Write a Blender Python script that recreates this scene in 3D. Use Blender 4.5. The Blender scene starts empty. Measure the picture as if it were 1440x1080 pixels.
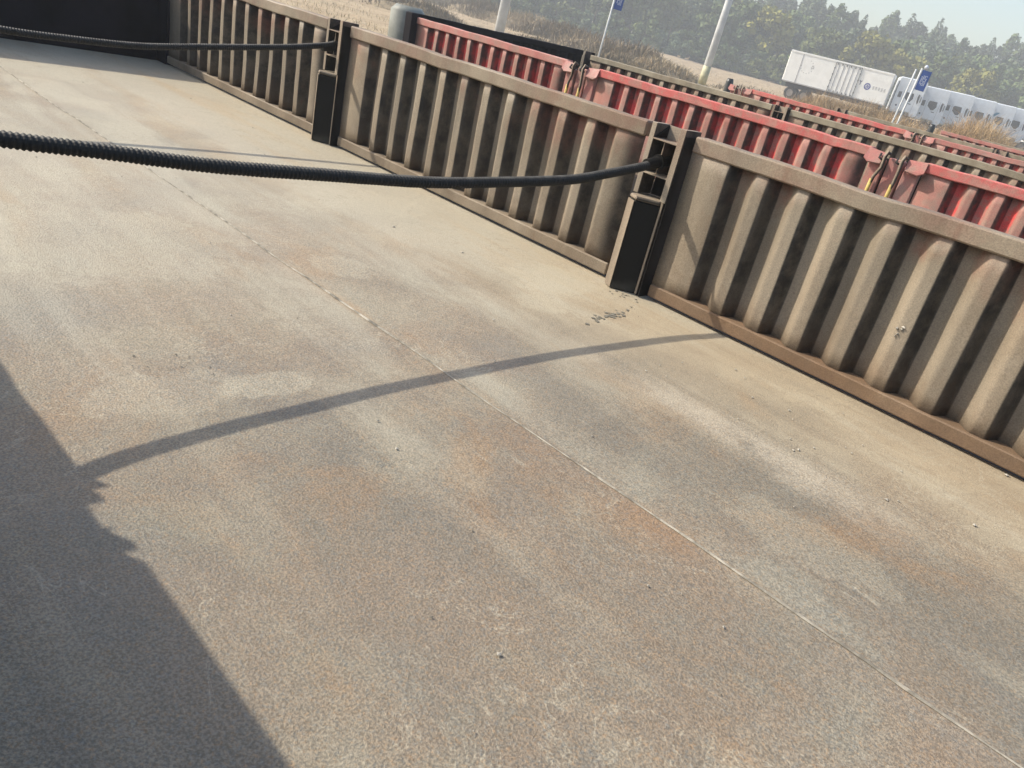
import bpy, bmesh, math, random
import numpy as np
from mathutils import Vector, Matrix, noise as mnoise

R = math.radians
rnd = random.Random(7)
sc = bpy.context.scene
col = sc.collection

# ------------------------------------------------------------------ camera
cam_d = bpy.data.cameras.new('camera')
cam = bpy.data.objects.new('camera', cam_d)
col.objects.link(cam)
# rows: world X, Y, Z axes seen in the camera frame (right, down, forward)
CR = ((-0.686814, -0.455055, 0.566755), (-0.690665, 0.165687, -0.703939), (0.226427, -0.874913, -0.428086))
CAMZ = 0.81
cam.matrix_world = Matrix(((CR[0][0], -CR[0][1], -CR[0][2], 0.0),
                           (CR[1][0], -CR[1][1], -CR[1][2], 0.0),
                           (CR[2][0], -CR[2][1], -CR[2][2], CAMZ),
                           (0, 0, 0, 1)))
cam_d.sensor_fit = 'HORIZONTAL'
cam_d.sensor_width = 36.0
cam_d.lens = 36.0 * 1098.5 / 1440.0
cam_d.shift_x = -(741.2 - 720.0) / 1440.0
cam_d.shift_y = (570.4 - 540.0) / 1440.0
cam_d.clip_start = 0.02
cam_d.clip_end = 3000
sc.camera = cam

# ------------------------------------------------------------------ sky, sun, exposure
SUN = Vector((1.05, 0.60, 1.0)).normalized()
world = bpy.data.worlds.new('World')
sc.world = world
world.use_nodes = True
wn = world.node_tree
sky = wn.nodes.new('ShaderNodeTexSky')
sky.sky_type = 'NISHITA'
sky.sun_disc = False
sky.sun_elevation = math.asin(SUN.z)
sky.sun_rotation = math.atan2(SUN.x, SUN.y)
sky.air_density = 1.3
sky.dust_density = 2.7
sky.ozone_density = 1.3
wn.links.new(sky.outputs[0], wn.nodes['Background'].inputs[0])
wn.nodes['Background'].inputs[1].default_value = 0.15
sun_d = bpy.data.lights.new('sun', 'SUN')
sun_d.energy = 3.6
sun_d.angle = R(0.6)
sun_d.color = (1.0, 0.915, 0.77)
sun = bpy.data.objects.new('sun', sun_d)
sun.rotation_euler = SUN.to_track_quat('Z', 'Y').to_euler()
col.objects.link(sun)
sc.view_settings.view_transform = 'Standard'
sc.view_settings.look = 'None'
sc.view_settings.gamma = 1.0
sc.view_settings.use_curve_mapping = False
sc.view_settings.exposure = 0.64
sc.cycles.max_bounces = 4
sc.cycles.diffuse_bounces = 2
sc.cycles.glossy_bounces = 2
sc.cycles.volume_bounces = 0


# ------------------------------------------------------------------ node helpers
class NT:
    def __init__(s, name):
        s.m = bpy.data.materials.new(name)
        s.m.use_nodes = True
        s.t = s.m.node_tree
        s.b = s.t.nodes['Principled BSDF']
        s.geo = s.t.nodes.new('ShaderNodeNewGeometry')
        s.tc = s.t.nodes.new('ShaderNodeTexCoord')
        s.oi = s.t.nodes.new('ShaderNodeObjectInfo')
        s.P = s.geo.outputs['Position']
        s.O = s.tc.outputs['Object']
        s.rand = s.oi.outputs['Random']

    def put(s, sock, v):
        if isinstance(v, bpy.types.NodeSocket):
            s.t.links.new(v, sock)
        elif isinstance(v, (tuple, list)) and len(v) == 3 and sock.type == 'RGBA':
            sock.default_value = (*v, 1)
        else:
            sock.default_value = v

    def math(s, op, a, b=0.0, c=0.0, clamp=False):
        n = s.t.nodes.new('ShaderNodeMath')
        n.operation = op
        n.use_clamp = clamp
        s.put(n.inputs[0], a)
        s.put(n.inputs[1], b)
        s.put(n.inputs[2], c)
        return n.outputs[0]

    def mul(s, a, b): return s.math('MULTIPLY', a, b)
    def add(s, a, b): return s.math('ADD', a, b)
    def sub(s, a, b): return s.math('SUBTRACT', a, b)

    def vec(s, v, scale=(1, 1, 1), off=(0, 0, 0)):
        n = s.t.nodes.new('ShaderNodeMapping')
        s.put(n.inputs['Vector'], v)
        n.inputs['Scale'].default_value = scale
        s.put(n.inputs['Location'], off)
        return n.outputs[0]

    def noise(s, v, scale=1.0, detail=4.0, rough=0.55, dist=0.0, colour=False):
        n = s.t.nodes.new('ShaderNodeTexNoise')
        s.put(n.inputs['Vector'], v)
        n.inputs['Scale'].default_value = scale
        n.inputs['Detail'].default_value = detail
        n.inputs['Roughness'].default_value = rough
        n.inputs['Distortion'].default_value = dist
        return n.outputs['Color' if colour else 'Fac']

    def voro(s, v, scale=1.0, feature='F1'):
        n = s.t.nodes.new('ShaderNodeTexVoronoi')
        n.feature = feature
        s.put(n.inputs['Vector'], v)
        n.inputs['Scale'].default_value = scale
        return n.outputs['Distance']

    def step(s, v, lo, hi, a=0.0, b=1.0):
        n = s.t.nodes.new('ShaderNodeMapRange')
        n.interpolation_type = 'SMOOTHSTEP'
        s.put(n.inputs[0], v)
        n.inputs[1].default_value = lo
        n.inputs[2].default_value = hi
        n.inputs[3].default_value = a
        n.inputs[4].default_value = b
        return n.outputs[0]

    def mix(s, f, a, b, mode='MIX'):
        n = s.t.nodes.new('ShaderNodeMix')
        n.data_type = 'RGBA'
        n.blend_type = mode
        s.put(n.inputs[0], f)
        s.put(n.inputs[6], a)
        s.put(n.inputs[7], b)
        return n.outputs[2]

    def xyz(s, v):
        n = s.t.nodes.new('ShaderNodeSeparateXYZ')
        s.put(n.inputs[0], v)
        return n.outputs[0], n.outputs[1], n.outputs[2]

    def grey(s, f):
        n = s.t.nodes.new('ShaderNodeCombineColor')
        for i in range(3):
            s.put(n.inputs[i], f)
        return n.outputs[0]

    def bump(s, h, strength=0.3, distance=0.01):
        n = s.t.nodes.new('ShaderNodeBump')
        n.inputs['Strength'].default_value = strength
        n.inputs['Distance'].default_value = distance
        s.put(n.inputs['Height'], h)
        s.t.links.new(n.outputs[0], s.b.inputs['Normal'])

    def out(s, colour, rough=0.7, metal=0.0, spec=0.5):
        s.put(s.b.inputs['Base Color'], colour)
        s.put(s.b.inputs['Roughness'], rough)
        s.put(s.b.inputs['Metallic'], metal)
        s.put(s.b.inputs['Specular IOR Level'], spec)
        return s.m


M = {}


def plain(name, c, rough=0.6, spec=0.5, metal=0.0, var=0.25, scale=6.0):
    t = NT(name)
    n = t.noise(t.O, scale, 5, 0.6)
    f = t.step(n, 0.3, 0.7, 1 - var, 1 + var * 0.6)
    M[name] = t.out(t.mix(1.0, c, t.grey(f), 'MULTIPLY'), rough, metal, spec)


def bed_material():
    t = NT('bed_steel')
    x, y, z = t.xyz(t.P)
    big = t.noise(t.P, 0.95, 3, 0.6, 0.4)
    mid = t.noise(t.vec(t.P, off=(3.1, 7.7, 0)), 3.0, 5, 0.65, 0.4)
    streak = t.noise(t.vec(t.P, (0.50, 3.0, 1)), 1.5, 5, 0.62, 0.5)
    rust = t.noise(t.vec(t.P, (0.8, 1.25, 1), (11, 4, 0)), 2.0, 6, 0.66, 0.6)
    # old steel: brown grey with broad olive and rust stains
    c = t.mix(t.step(big, 0.38, 0.60), (0.196, 0.170, 0.138), (0.235, 0.186, 0.142))
    c = t.mix(t.step(mid, 0.46, 0.66, 0, 0.65), c, (0.218, 0.204, 0.172))
    c = t.mix(t.step(rust, 0.51, 0.68, 0, 0.62), c, (0.275, 0.172, 0.098))
    c = t.mix(t.step(rust, 0.48, 0.30, 0, 0.45), c, (0.185, 0.180, 0.168))
    # each plate has its own tone
    c = t.mix(1.0, c, t.grey(t.math('MULTIPLY_ADD', t.rand, 0.20, 0.90)), 'MULTIPLY')
    # weld seam: rust on its left side, barer steel on its right side
    d = t.add(t.add(y, 1.25), t.mul(t.sub(mid, 0.5), 0.10))
    seamL = t.mul(t.step(d, -0.015, 0.01), t.step(d, 0.02, 0.17, 1, 0))
    c = t.mix(t.mul(seamL, t.step(rust, 0.42, 0.64, 0.05, 0.50)), c, (0.262, 0.158, 0.092))
    seamR = t.mul(t.step(d, -0.15, -0.03), t.step(d, -0.02, 0.0, 1, 0))
    c = t.mix(t.mul(seamR, t.step(mid, 0.44, 0.62, 0, 0.42)), c, (0.205, 0.203, 0.182))
    # dust: thicker towards the headboard, against the side wall and in long streaks
    dust = t.step(x, 0.2, 3.2, 0.0, 0.80)
    dust = t.add(dust, t.step(y, -1.50, -2.25, 0.0, 0.72))
    dust = t.add(dust, t.step(streak, 0.38, 0.70, -0.18, 0.30))
    dust = t.math('ADD', dust, t.step(mid, 0.35, 0.68, -0.16, 0.16), clamp=True)
    bd = t.math('ABSOLUTE', t.add(t.add(y, 1.79), t.mul(t.sub(streak, 0.5), 0.35)))
    band = t.mul(t.step(bd, 0.02, 0.13, 1, 0), t.mul(t.step(x, 0.15, 0.55), t.step(x, 0.85, 1.55, 1, 0.15)))
    band = t.mul(band, t.step(mid, 0.34, 0.56, 0.25, 1.0))
    grain = t.noise(t.P, 230.0, 2, 0.65)
    grain2 = t.noise(t.P, 80.0, 2, 0.65)
    gmask = t.add(t.mul(grain, 0.78), t.mul(grain2, 0.22))
    dustm = t.mul(dust, t.step(gmask, 0.36, 0.60, 0.72, 1.0))
    dcol = t.mix(t.step(t.add(streak, t.step(x, 0.9, 2.6, -0.10, 0.10)), 0.36, 0.64), (0.410, 0.332, 0.236), (0.410, 0.368, 0.298))
    c = t.mix(t.mul(dustm, 0.9), c, dcol)
    c = t.mix(t.mul(band, 0.74), c, (0.405, 0.350, 0.285))
    # pale dust patches
    pn = t.mul(t.sub(t.noise(t.P, 9.0, 5, 0.72), 0.5), 3.4)

    def patch(px, py, rx, ry, s):
        e = t.add(t.math('POWER', t.mul(t.add(x, -px), 1 / rx), 2.0), t.math('POWER', t.mul(t.add(y, -py), 1 / ry), 2.0))
        e = t.add(e, pn)
        return t.mul(t.step(e, 0.55, 1.15, 1, 0), s)
    for a in ((1.365, -0.82, 0.06, 0.12, 0.36), (1.40, -0.60, 0.10, 0.16, 0.24), (0.40, -1.50, 0.22, 0.10, 0.22), (2.02, -1.42, 0.12, 0.10, 0.35),
              (1.80, -2.20, 0.16, 0.22, 0.40), (2.3, -0.80, 0.35, 0.40, 0.28), (2.75, -1.95, 0.22, 0.35, 0.28), (1.62, -1.95, 0.10, 0.10, 0.35)):
        c = t.mix(patch(*a), c, (0.44, 0.395, 0.315))
    # wandering pale flow marks, tide lines of dried water, fine scratches
    rn = t.noise(t.vec(t.P, off=(2, 9, 0)), 5.0, 5, 0.66, 0.6)
    ridge = t.math('ABSOLUTE', t.sub(rn, 0.5))
    rmask = t.mul(t.step(ridge, 0.0, 0.012, 1, 0), t.step(big, 0.50, 0.58))
    c = t.mix(t.mul(rmask, 0.42), c, (0.42, 0.375, 0.30))
    tide = t.mul(t.step(t.math('ABSOLUTE', t.sub(mid, 0.56)), 0.0, 0.009, 1, 0), 0.22)
    c = t.mix(tide, c, (0.150, 0.118, 0.088))
    for rot, off, lim in ((0.22, 1.0, 0.004), (-0.5, 5.0, 0.003), (1.25, 9.0, 0.003)):
        mp = t.t.nodes.new('ShaderNodeMapping')
        t.put(mp.inputs['Vector'], t.P)
        mp.inputs['Rotation'].default_value = (0, 0, rot)
        mp.inputs['Location'].default_value = (off, off * 2, 0)
        mp.inputs['Scale'].default_value = (0.8, 7.0, 1)
        sn = t.noise(mp.outputs[0], 2.2, 1, 0.5)
        sm = t.mul(t.step(t.math('ABSOLUTE', t.sub(sn, 0.5)), 0.0, lim, 1, 0), t.step(rn, 0.54, 0.62))
        c = t.mix(t.mul(sm, 0.30), c, (0.42, 0.385, 0.32))
    # flecks of bare blue grey steel and orange rust among the pits
    fl = t.noise(t.vec(t.P, off=(4, 4, 0)), 185.0, 2, 0.6)
    fk = t.step(dust, 0.1, 0.8, 0.50, 0.06)
    c = t.mix(t.mul(t.step(fl, 0.56, 0.70), fk), c, (0.300, 0.190, 0.105))
    c = t.mix(t.mul(t.step(fl, 0.46, 0.32), fk), c, (0.158, 0.166, 0.168))
    # grain: pitted steel, pits darker, crumbs lighter
    nearg = t.step(dust, 0.05, 0.85, 1.0, 0.25)
    g = t.step(gmask, 0.34, 0.66, 0.72, 1.28)
    g = t.math('MULTIPLY_ADD', t.sub(g, 1.0), nearg, 1.0)
    c = t.mix(1.0, c, t.grey(g), 'MULTIPLY')
    sp = t.voro(t.P, 38.0)
    spm = t.mul(t.step(sp, 0.03, 0.05, 1, 0), t.step(rn, 0.56, 0.64))
    c = t.mix(t.mul(spm, 0.7), c, (0.07, 0.06, 0.05))
    c = t.mix(1.0, c, (1.0, 1.008, 0.955), 'MULTIPLY')
    t.bump(t.mul(gmask, 0.0034), 0.7, 1.0)
    M['bed'] = t.out(c, t.step(mid, 0.3, 0.7, 0.50, 0.70), 0.0, 0.42)


def panel_material(name, red, zr0, zr1, dustc, redc, rustamt, ribs=0.0, rear_dark=None):
    """old red paint under a coat of dust; rubbed red near the top edge, rust low down"""
    t = NT(name)
    ox, oy, oz = t.xyz(t.O)
    shift = t.vec(t.O, off=(0, 0, 0))
    n = t.t.nodes.new('ShaderNodeVectorMath')
    n.operation = 'ADD'
    t.put(n.inputs[0], t.O)
    t.t.links.new(t.mul(t.rand, 37.0), n.inputs[1])
    Q = n.outputs[0]
    a = t.noise(Q, 3.0, 6, 0.65, 0.4)
    b = t.noise(Q, 11.0, 6, 0.7, 0.2)
    st = t.noise(t.vec(Q, (9.0, 9.0, 0.7)), 1.6, 5, 0.6)
    grain = t.noise(Q, 240.0, 3, 0.7)
    dcol = t.mix(t.step(a, 0.35, 0.65), dustc, tuple(v * k for v, k in zip(dustc, (0.84, 0.80, 0.76))))
    ribv = t.noise(t.vec(Q, (1.0, 0.3, 0.25)), 6.5, 2, 0.5)
    dcol = t.mix(1.0, dcol, t.grey(t.step(ribv, 0.3, 0.7, 0.78, 1.16)), 'MULTIPLY')
    run = t.mul(t.step(t.noise(t.vec(Q, (1, 1, 0.05)), 26.0, 2, 0.5), 0.60, 0.72), t.step(a, 0.45, 0.62))
    dcol = t.mix(t.mul(run, 0.45), dcol, (0.150, 0.095, 0.060))
    dcol = t.mix(t.step(st, 0.5, 0.72, 0, 0.4), dcol, tuple(v * k for v, k in zip(dustc, (1.14, 1.12, 1.10))))
    f = t.step(t.add(t.mul(oz, 1.0), t.mul(t.sub(a, 0.5), 0.9)), zr0, zr1)
    f = t.math('ADD', t.mul(f, t.step(b, 0.36, 0.60, 0.25, 1.0)), t.step(b, 0.62, 0.76, 0.0, red * 0.5), clamp=True)
    if ribs:
        deep = t.step(oy, -0.022, -0.044)
        f = t.mul(f, t.math('MULTIPLY_ADD', deep, 1.0 - ribs, ribs))
    c = t.mix(t.mul(f, red), dcol, redc)
    if rear_dark:  # faces whose normal points to -x take a darker tone
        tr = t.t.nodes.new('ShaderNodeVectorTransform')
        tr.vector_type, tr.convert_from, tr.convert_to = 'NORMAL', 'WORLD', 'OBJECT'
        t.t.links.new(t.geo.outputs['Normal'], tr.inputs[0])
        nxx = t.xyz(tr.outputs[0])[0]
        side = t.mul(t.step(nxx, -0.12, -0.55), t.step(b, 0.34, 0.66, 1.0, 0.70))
        c = t.mix(side, c, t.mix(t.mul(f, 0.8), rear_dark, tuple(0.30 * v for v in redc)))
    rz = t.step(t.add(oz, t.mul(t.sub(b, 0.5), 0.5)), 0.20, -0.02, 0, 1)
    c = t.mix(t.mul(rz, rustamt), c, (0.135, 0.080, 0.046))
    sp = t.step(t.noise(Q, 34.0, 5, 0.75), 0.58, 0.72, 0, 0.5 * rustamt + 0.12)
    c = t.mix(sp, c, (0.120, 0.072, 0.045))
    c = t.mix(1.0, c, t.grey(t.step(grain, 0.3, 0.7, 0.80, 1.18)), 'MULTIPLY')
    t.bump(t.add(t.mul(grain, 0.0012), t.mul(a, 0.01)), 0.5, 1.0)
    M[name] = t.out(c, t.step(a, 0.3, 0.7, 0.58, 0.82), 0.0, 0.35)


bed_material()
DUST = (0.236, 0.198, 0.148)
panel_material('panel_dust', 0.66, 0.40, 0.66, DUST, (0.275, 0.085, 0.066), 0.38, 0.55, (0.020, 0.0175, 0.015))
panel_material('rail_dust', 0.42, 0.30, 0.80, (0.246, 0.206, 0.152), (0.215, 0.095, 0.078), 0.22)
panel_material('rail_rust', 0.5, -0.5, 0.6, (0.215, 0.160, 0.105), (0.215, 0.105, 0.045), 0.55)
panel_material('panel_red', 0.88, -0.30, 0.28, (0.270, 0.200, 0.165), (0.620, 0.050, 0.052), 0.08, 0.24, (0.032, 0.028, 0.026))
panel_material('rail_red', 0.80, -0.35, 0.40, (0.375, 0.235, 0.195), (0.520, 0.090, 0.088), 0.05)
panel_material('rail_pink', 0.55, -0.10, 0.60, (0.320, 0.225, 0.190), (0.470, 0.115, 0.110), 0.05)
panel_material('rail_olive', 0.12, 0.2, 0.8, (0.245, 0.222, 0.165), (0.30, 0.14, 0.11), 0.05)
panel_material('post_dust', 0.30, 0.30, 0.80, (0.290, 0.242, 0.185), (0.21, 0.09, 0.07), 0.15, 0.0, (0.020, 0.018, 0.016))  # its dark -x tone paints shade inside the post pockets
plain('black_steel', (0.012, 0.011, 0.010), 0.6, 0.2, var=0.5, scale=9)
plain('headboard_paint', (0.009, 0.008, 0.012), 0.7, 0.12, var=0.5, scale=3)
plain('dark_frame', (0.030, 0.026, 0.025), 0.7, 0.3)
plain('tyre', (0.022, 0.021, 0.020), 0.85, 0.2)
plain('rim', (0.28, 0.24, 0.21), 0.6, 0.4)
plain('weld', (0.315, 0.290, 0.240), 0.8, 0.25, var=0.6, scale=25)
plain('mud', (0.20, 0.186, 0.152), 0.9, 0.2, var=0.4, scale=40)
plain('pebble', (0.42, 0.39, 0.33), 0.8, 0.3, var=0.4, scale=20)
plain('grip_yellow', (0.50, 0.36, 0.10), 0.6, 0.4)
plain('grey_plastic', (0.20, 0.21, 0.19), 0.55, 0.35, var=0.25)
plain('black_plastic', (0.030, 0.032, 0.033), 0.35, 0.5)
plain('pole_metal', (0.50, 0.52, 0.53), 0.5, 0.5, var=0.2, scale=2)
plain('yellow_paint', (0.47, 0.45, 0.30), 0.6, 0.4)
plain('sign_blue', (0.012, 0.060, 0.260), 0.45, 0.5, var=0.1)
plain('sign_white', (0.50, 0.55, 0.66), 0.5, 0.5, var=0.05)
plain('box_white', (0.80, 0.80, 0.77), 0.5, 0.4, var=0.08, scale=1.2)
plain('cab_white', (0.70, 0.74, 0.78), 0.4, 0.5, var=0.10, scale=1.5)
plain('window_dark', (0.036, 0.042, 0.052), 0.15, 0.6, var=0.2)
plain('seam_dark', (0.07, 0.07, 0.075), 0.7, 0.3)
plain('emblem_blue', (0.035, 0.05, 0.28), 0.5, 0.4, var=0.05)
plain('emblem_grey', (0.34, 0.34, 0.35), 0.5, 0.4, var=0.05)
plain('letter_dark', (0.10, 0.09, 0.15), 0.5, 0.4, var=0.05)
plain('cab_blue', (0.05, 0.22, 0.34), 0.5, 0.4, var=0.05)
plain('bark', (0.085, 0.070, 0.055), 0.9, 0.2)
plain('stone_grey', (0.30, 0.29, 0.27), 0.9, 0.2)


def hose_material():
    t = NT('black_rubber')
    n = t.noise(t.O, 30, 4)
    up = t.xyz(t.geo.outputs['Normal'])[2]
    dusty = t.mul(t.step(up, 0.3, 1.0), t.step(n, 0.35, 0.65, 0.05, 0.4))
    c = t.mix(dusty, (0.014, 0.014, 0.014), (0.13, 0.125, 0.115))
    M['hose'] = t.out(c, 0.65, 0, 0.3)


hose_material()


def leaf_material(name, a, b, c3):
    t = NT(name)
    n = t.noise(t.P, 0.55, 4, 0.6)
    n2 = t.noise(t.P, 3.0, 3, 0.6)
    c = t.mix(t.step(n, 0.35, 0.65), a, b)
    c = t.mix(t.step(n2, 0.45, 0.7, 0, 0.6), c, c3)
    c = t.mix(1.0, c, t.grey(t.math('MULTIPLY_ADD', t.rand, 0.5, 0.75)), 'MULTIPLY')
    M[name] = t.out(c, 0.7, 0, 0.2)


leaf_material('leaf_green', (0.066, 0.106, 0.042), (0.105, 0.142, 0.050), (0.150, 0.165, 0.060))
leaf_material('leaf_blue', (0.074, 0.106, 0.066), (0.105, 0.138, 0.078), (0.135, 0.155, 0.085))
leaf_material('leaf_yellow', (0.215, 0.205, 0.040), (0.165, 0.175, 0.045), (0.25, 0.215, 0.045))
leaf_material('leaf_olive', (0.100, 0.130, 0.040), (0.130, 0.150, 0.046), (0.150, 0.155, 0.050))
leaf_material('straw', (0.33, 0.225, 0.120), (0.41, 0.30, 0.170), (0.24, 0.155, 0.080))
leaf_material('straw_pale', (0.47, 0.375, 0.235), (0.52, 0.435, 0.285), (0.38, 0.29, 0.17))
leaf_material('brush_dark', (0.17, 0.135, 0.085), (0.26, 0.20, 0.125), (0.115, 0.105, 0.062))
leaf_material('brush_grey', (0.25, 0.195, 0.125), (0.33, 0.255, 0.16), (0.18, 0.155, 0.095))


def ground_material():
    t = NT('dry_ground')
    a = t.noise(t.P, 0.12, 6, 0.65, 0.5)
    b = t.noise(t.P, 0.9, 6, 0.7, 0.3)
    s = t.noise(t.vec(t.P, (0.35, 1.6, 1)), 0.8, 6, 0.65)
    c = t.mix(t.step(a, 0.38, 0.62), (0.395, 0.305, 0.200), (0.330, 0.250, 0.165))
    c = t.mix(t.step(b, 0.42, 0.68, 0, 0.7), c, (0.46, 0.375, 0.250))
    c = t.mix(t.step(s, 0.52, 0.72, 0, 0.5), c, (0.24, 0.185, 0.120))
    fine = t.noise(t.P, 9.0, 5, 0.75)
    c = t.mix(1.0, c, t.grey(t.step(fine, 0.3, 0.7, 0.7, 1.25)), 'MULTIPLY')
    t.bump(t.add(t.mul(b, 0.25), t.mul(fine, 0.06)), 0.7, 1.0)
    M['ground'] = t.out(c, 0.95, 0, 0.1)


ground_material()


# ------------------------------------------------------------------ mesh helpers
class MB:
    def __init__(s):
        s.v, s.f = [], []

    def raw(s, v, f):
        o = len(s.v)
        s.v += [tuple(p) for p in v]
        s.f += [tuple(i + o for i in q) for q in f]
        return s

    def box(s, x0, x1, y0, y1, z0, z1, nx=1, jit=None):
        """box cut into nx lengths along x; jit(x) -> (dy, dz) bends it"""
        v, f = [], []
        for i in range(nx + 1):
            x = x0 + (x1 - x0) * i / nx
            dy, dz = jit(x) if jit else (0, 0)
            v += [(x, y0 + dy, z0 + dz), (x, y1 + dy, z0 + dz), (x, y1 + dy, z1 + dz), (x, y0 + dy, z1 + dz)]
        for i in range(nx):
            a, b = 4 * i, 4 * i + 4
            for k in range(4):
                k2 = (k + 1) % 4
                f.append((a + k, b + k, b + k2, a + k2))
        f.append((0, 1, 2, 3))
        e = 4 * nx
        f.append((e + 3, e + 2, e + 1, e))
        return s.raw(v, f)

    def prism(s, poly, z0, z1):
        n = len(poly)
        v = [(x, y, z0) for x, y in poly] + [(x, y, z1) for x, y in poly]
        f = [(i, (i + 1) % n, n + (i + 1) % n, n + i) for i in range(n)]
        f += [tuple(range(n))[::-1], tuple(range(n, 2 * n))]
        return s.raw(v, f)

    def prism_y(s, poly, y0, y1):
        """poly in x,z extruded along y"""
        n = len(poly)
        v = [(x, y0, z) for x, z in poly] + [(x, y1, z) for x, z in poly]
        f = [(i, (i + 1) % n, n + (i + 1) % n, n + i) for i in range(n)]
        f += [tuple(range(n))[::-1], tuple(range(n, 2 * n))]
        return s.raw(v, f)

    def tube(s, pts, r, n=8, cap=True):
        pts = [Vector(p) for p in pts]
        rr = r if isinstance(r, (list, tuple)) else [r] * len(pts)
        v, f = [], []
        t0 = (pts[1] - pts[0]).normalized()
        side = t0.orthogonal().normalized()
        for i, p in enumerate(pts):
            a = pts[max(0, i - 1)]
            b = pts[min(len(pts) - 1, i + 1)]
            t = (b - a).normalized()
            side = (side - t * side.dot(t)).normalized()
            up = t.cross(side)
            for k in range(n):
                an = 2 * math.pi * k / n
                v.append(p + (side * math.cos(an) + up * math.sin(an)) * rr[i])
        for i in range(len(pts) - 1):
            for k in range(n):
                k2 = (k + 1) % n
                f.append((i * n + k, i * n + k2, (i + 1) * n + k2, (i + 1) * n + k))
        if cap:
            f.append(tuple(range(n))[::-1])
            f.append(tuple(range((len(pts) - 1) * n, len(pts) * n)))
        return s.raw(v, f)

    def mesh(s, name, smooth=False):
        me = bpy.data.meshes.new(name)
        me.from_pydata(s.v, [], s.f)
        bm = bmesh.new()
        bm.from_mesh(me)
        bmesh.ops.recalc_face_normals(bm, faces=bm.faces)
        bm.to_mesh(me)
        bm.free()
        if smooth:
            me.shade_smooth()
        return me

    def build(s, name, mat, parent=None, loc=(0, 0, 0), rz=0.0, smooth=False, bevel=0.0):
        me = s.mesh(name, smooth)
        return obj(name, me, mat, parent, loc, rz, bevel)


def obj(name, me, mat=None, parent=None, loc=(0, 0, 0), rz=0.0, bevel=0.0):
    o = bpy.data.objects.new(name, me)
    col.objects.link(o)
    if mat and me is not None and not me.materials:
        me.materials.append(M[mat])
    o.parent = parent
    o.location = loc
    o.rotation_euler = (0, 0, rz)
    if bevel:
        b = o.modifiers.new('bevel', 'BEVEL')
        b.width = bevel
        b.segments = 1
        b.limit_method = 'ANGLE'
    return o


def thing(name, label, cat, loc=(0, 0, 0), rot=(0, 0, 0), group=None):
    o = bpy.data.objects.new(name, None)
    o.empty_display_size = 0.2
    col.objects.link(o)
    o.location = loc
    o.rotation_euler = rot
    return tag(o, label, cat, group)


def tag(o, label=None, cat=None, group=None, kind=None):
    if label:
        o['label'] = label
    if cat:
        o['category'] = cat
    if group:
        o['group'] = group
    if kind:
        o['kind'] = kind
    return o


def copy_tree(o, parent=None):
    c = o.copy()
    col.objects.link(c)
    c.parent = parent
    for ch in list(o.children):
        copy_tree(ch, c)
    return c


def nz(x, y=0.0, z=0.0):
    return mnoise.noise(Vector((x, y, z)))


def lump(c, r, n=1, flat=0.6):
    v = []
    f = [(0, 2, 4), (2, 1, 4), (1, 3, 4), (3, 0, 4), (2, 0, 5), (1, 2, 5), (3, 1, 5), (0, 3, 5)]
    a = rnd.uniform(0, 6)
    for d in ((1, 0, 0), (-1, 0, 0), (0, 1, 0), (0, -1, 0), (0, 0, 1), (0, 0, -1)):
        q = Vector(d) * r * rnd.uniform(0.6, 1.3)
        q.z *= flat
        q.rotate(Matrix.Rotation(a, 3, 'Z'))
        v.append((c[0] + q.x, c[1] + q.y, c[2] + q.z))
    return v, f


# ------------------------------------------------------------------ terrain
def gh(x, y):
    u = 0.45 * x - 0.89 * y
    h = -1.22 + 0.0195 * max(0.0, u - 3.0) + 0.00010 * max(0.0, u - 60.0) ** 2 * (1.0 if u < 160 else (160.0 - 60) ** 2 / (u - 60) ** 2 * 1.0)
    if u > 160:
        h = -1.22 + 0.0195 * 157 + 1.0
    a = min(1.0, max(0.0, (u - 12) / 25.0))
    return h + a * (0.22 * nz(x * 0.09, y * 0.09) + 0.12 * nz(x * 0.3, y * 0.3, 4))


def polar(az, d):
    a = R(az)
    return d * math.cos(a), d * math.sin(a)


xs = np.concatenate([np.linspace(-1500, -90, 14), np.linspace(-80, 220, 121), np.linspace(250, 1500, 14)])
ys = np.concatenate([np.linspace(-1500, -270, 14), np.linspace(-250, 60, 125), np.linspace(90, 1500, 14)])
gv = [(float(x), float(y), gh(x, y)) for y in ys for x in xs]
nx_, ny_ = len(xs), len(ys)
gf = [(j * nx_ + i, j * nx_ + i + 1, (j + 1) * nx_ + i + 1, (j + 1) * nx_ + i) for j in range(ny_ - 1) for i in range(nx_ - 1)]
gm = MB().raw(gv, gf)
ground = gm.build('ground', 'ground', smooth=True)
tag(ground, 'dry straw coloured open ground around the parked trailers', 'ground', kind='structure')


# ------------------------------------------------------------------ trailer pieces
DEPTH = 0.050


def sstep(a, b, v):
    v = min(1.0, max(0.0, (v - a) / (b - a)))
    return v * v * (3 - 2 * v) * 0.6 + v * 0.4


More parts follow.
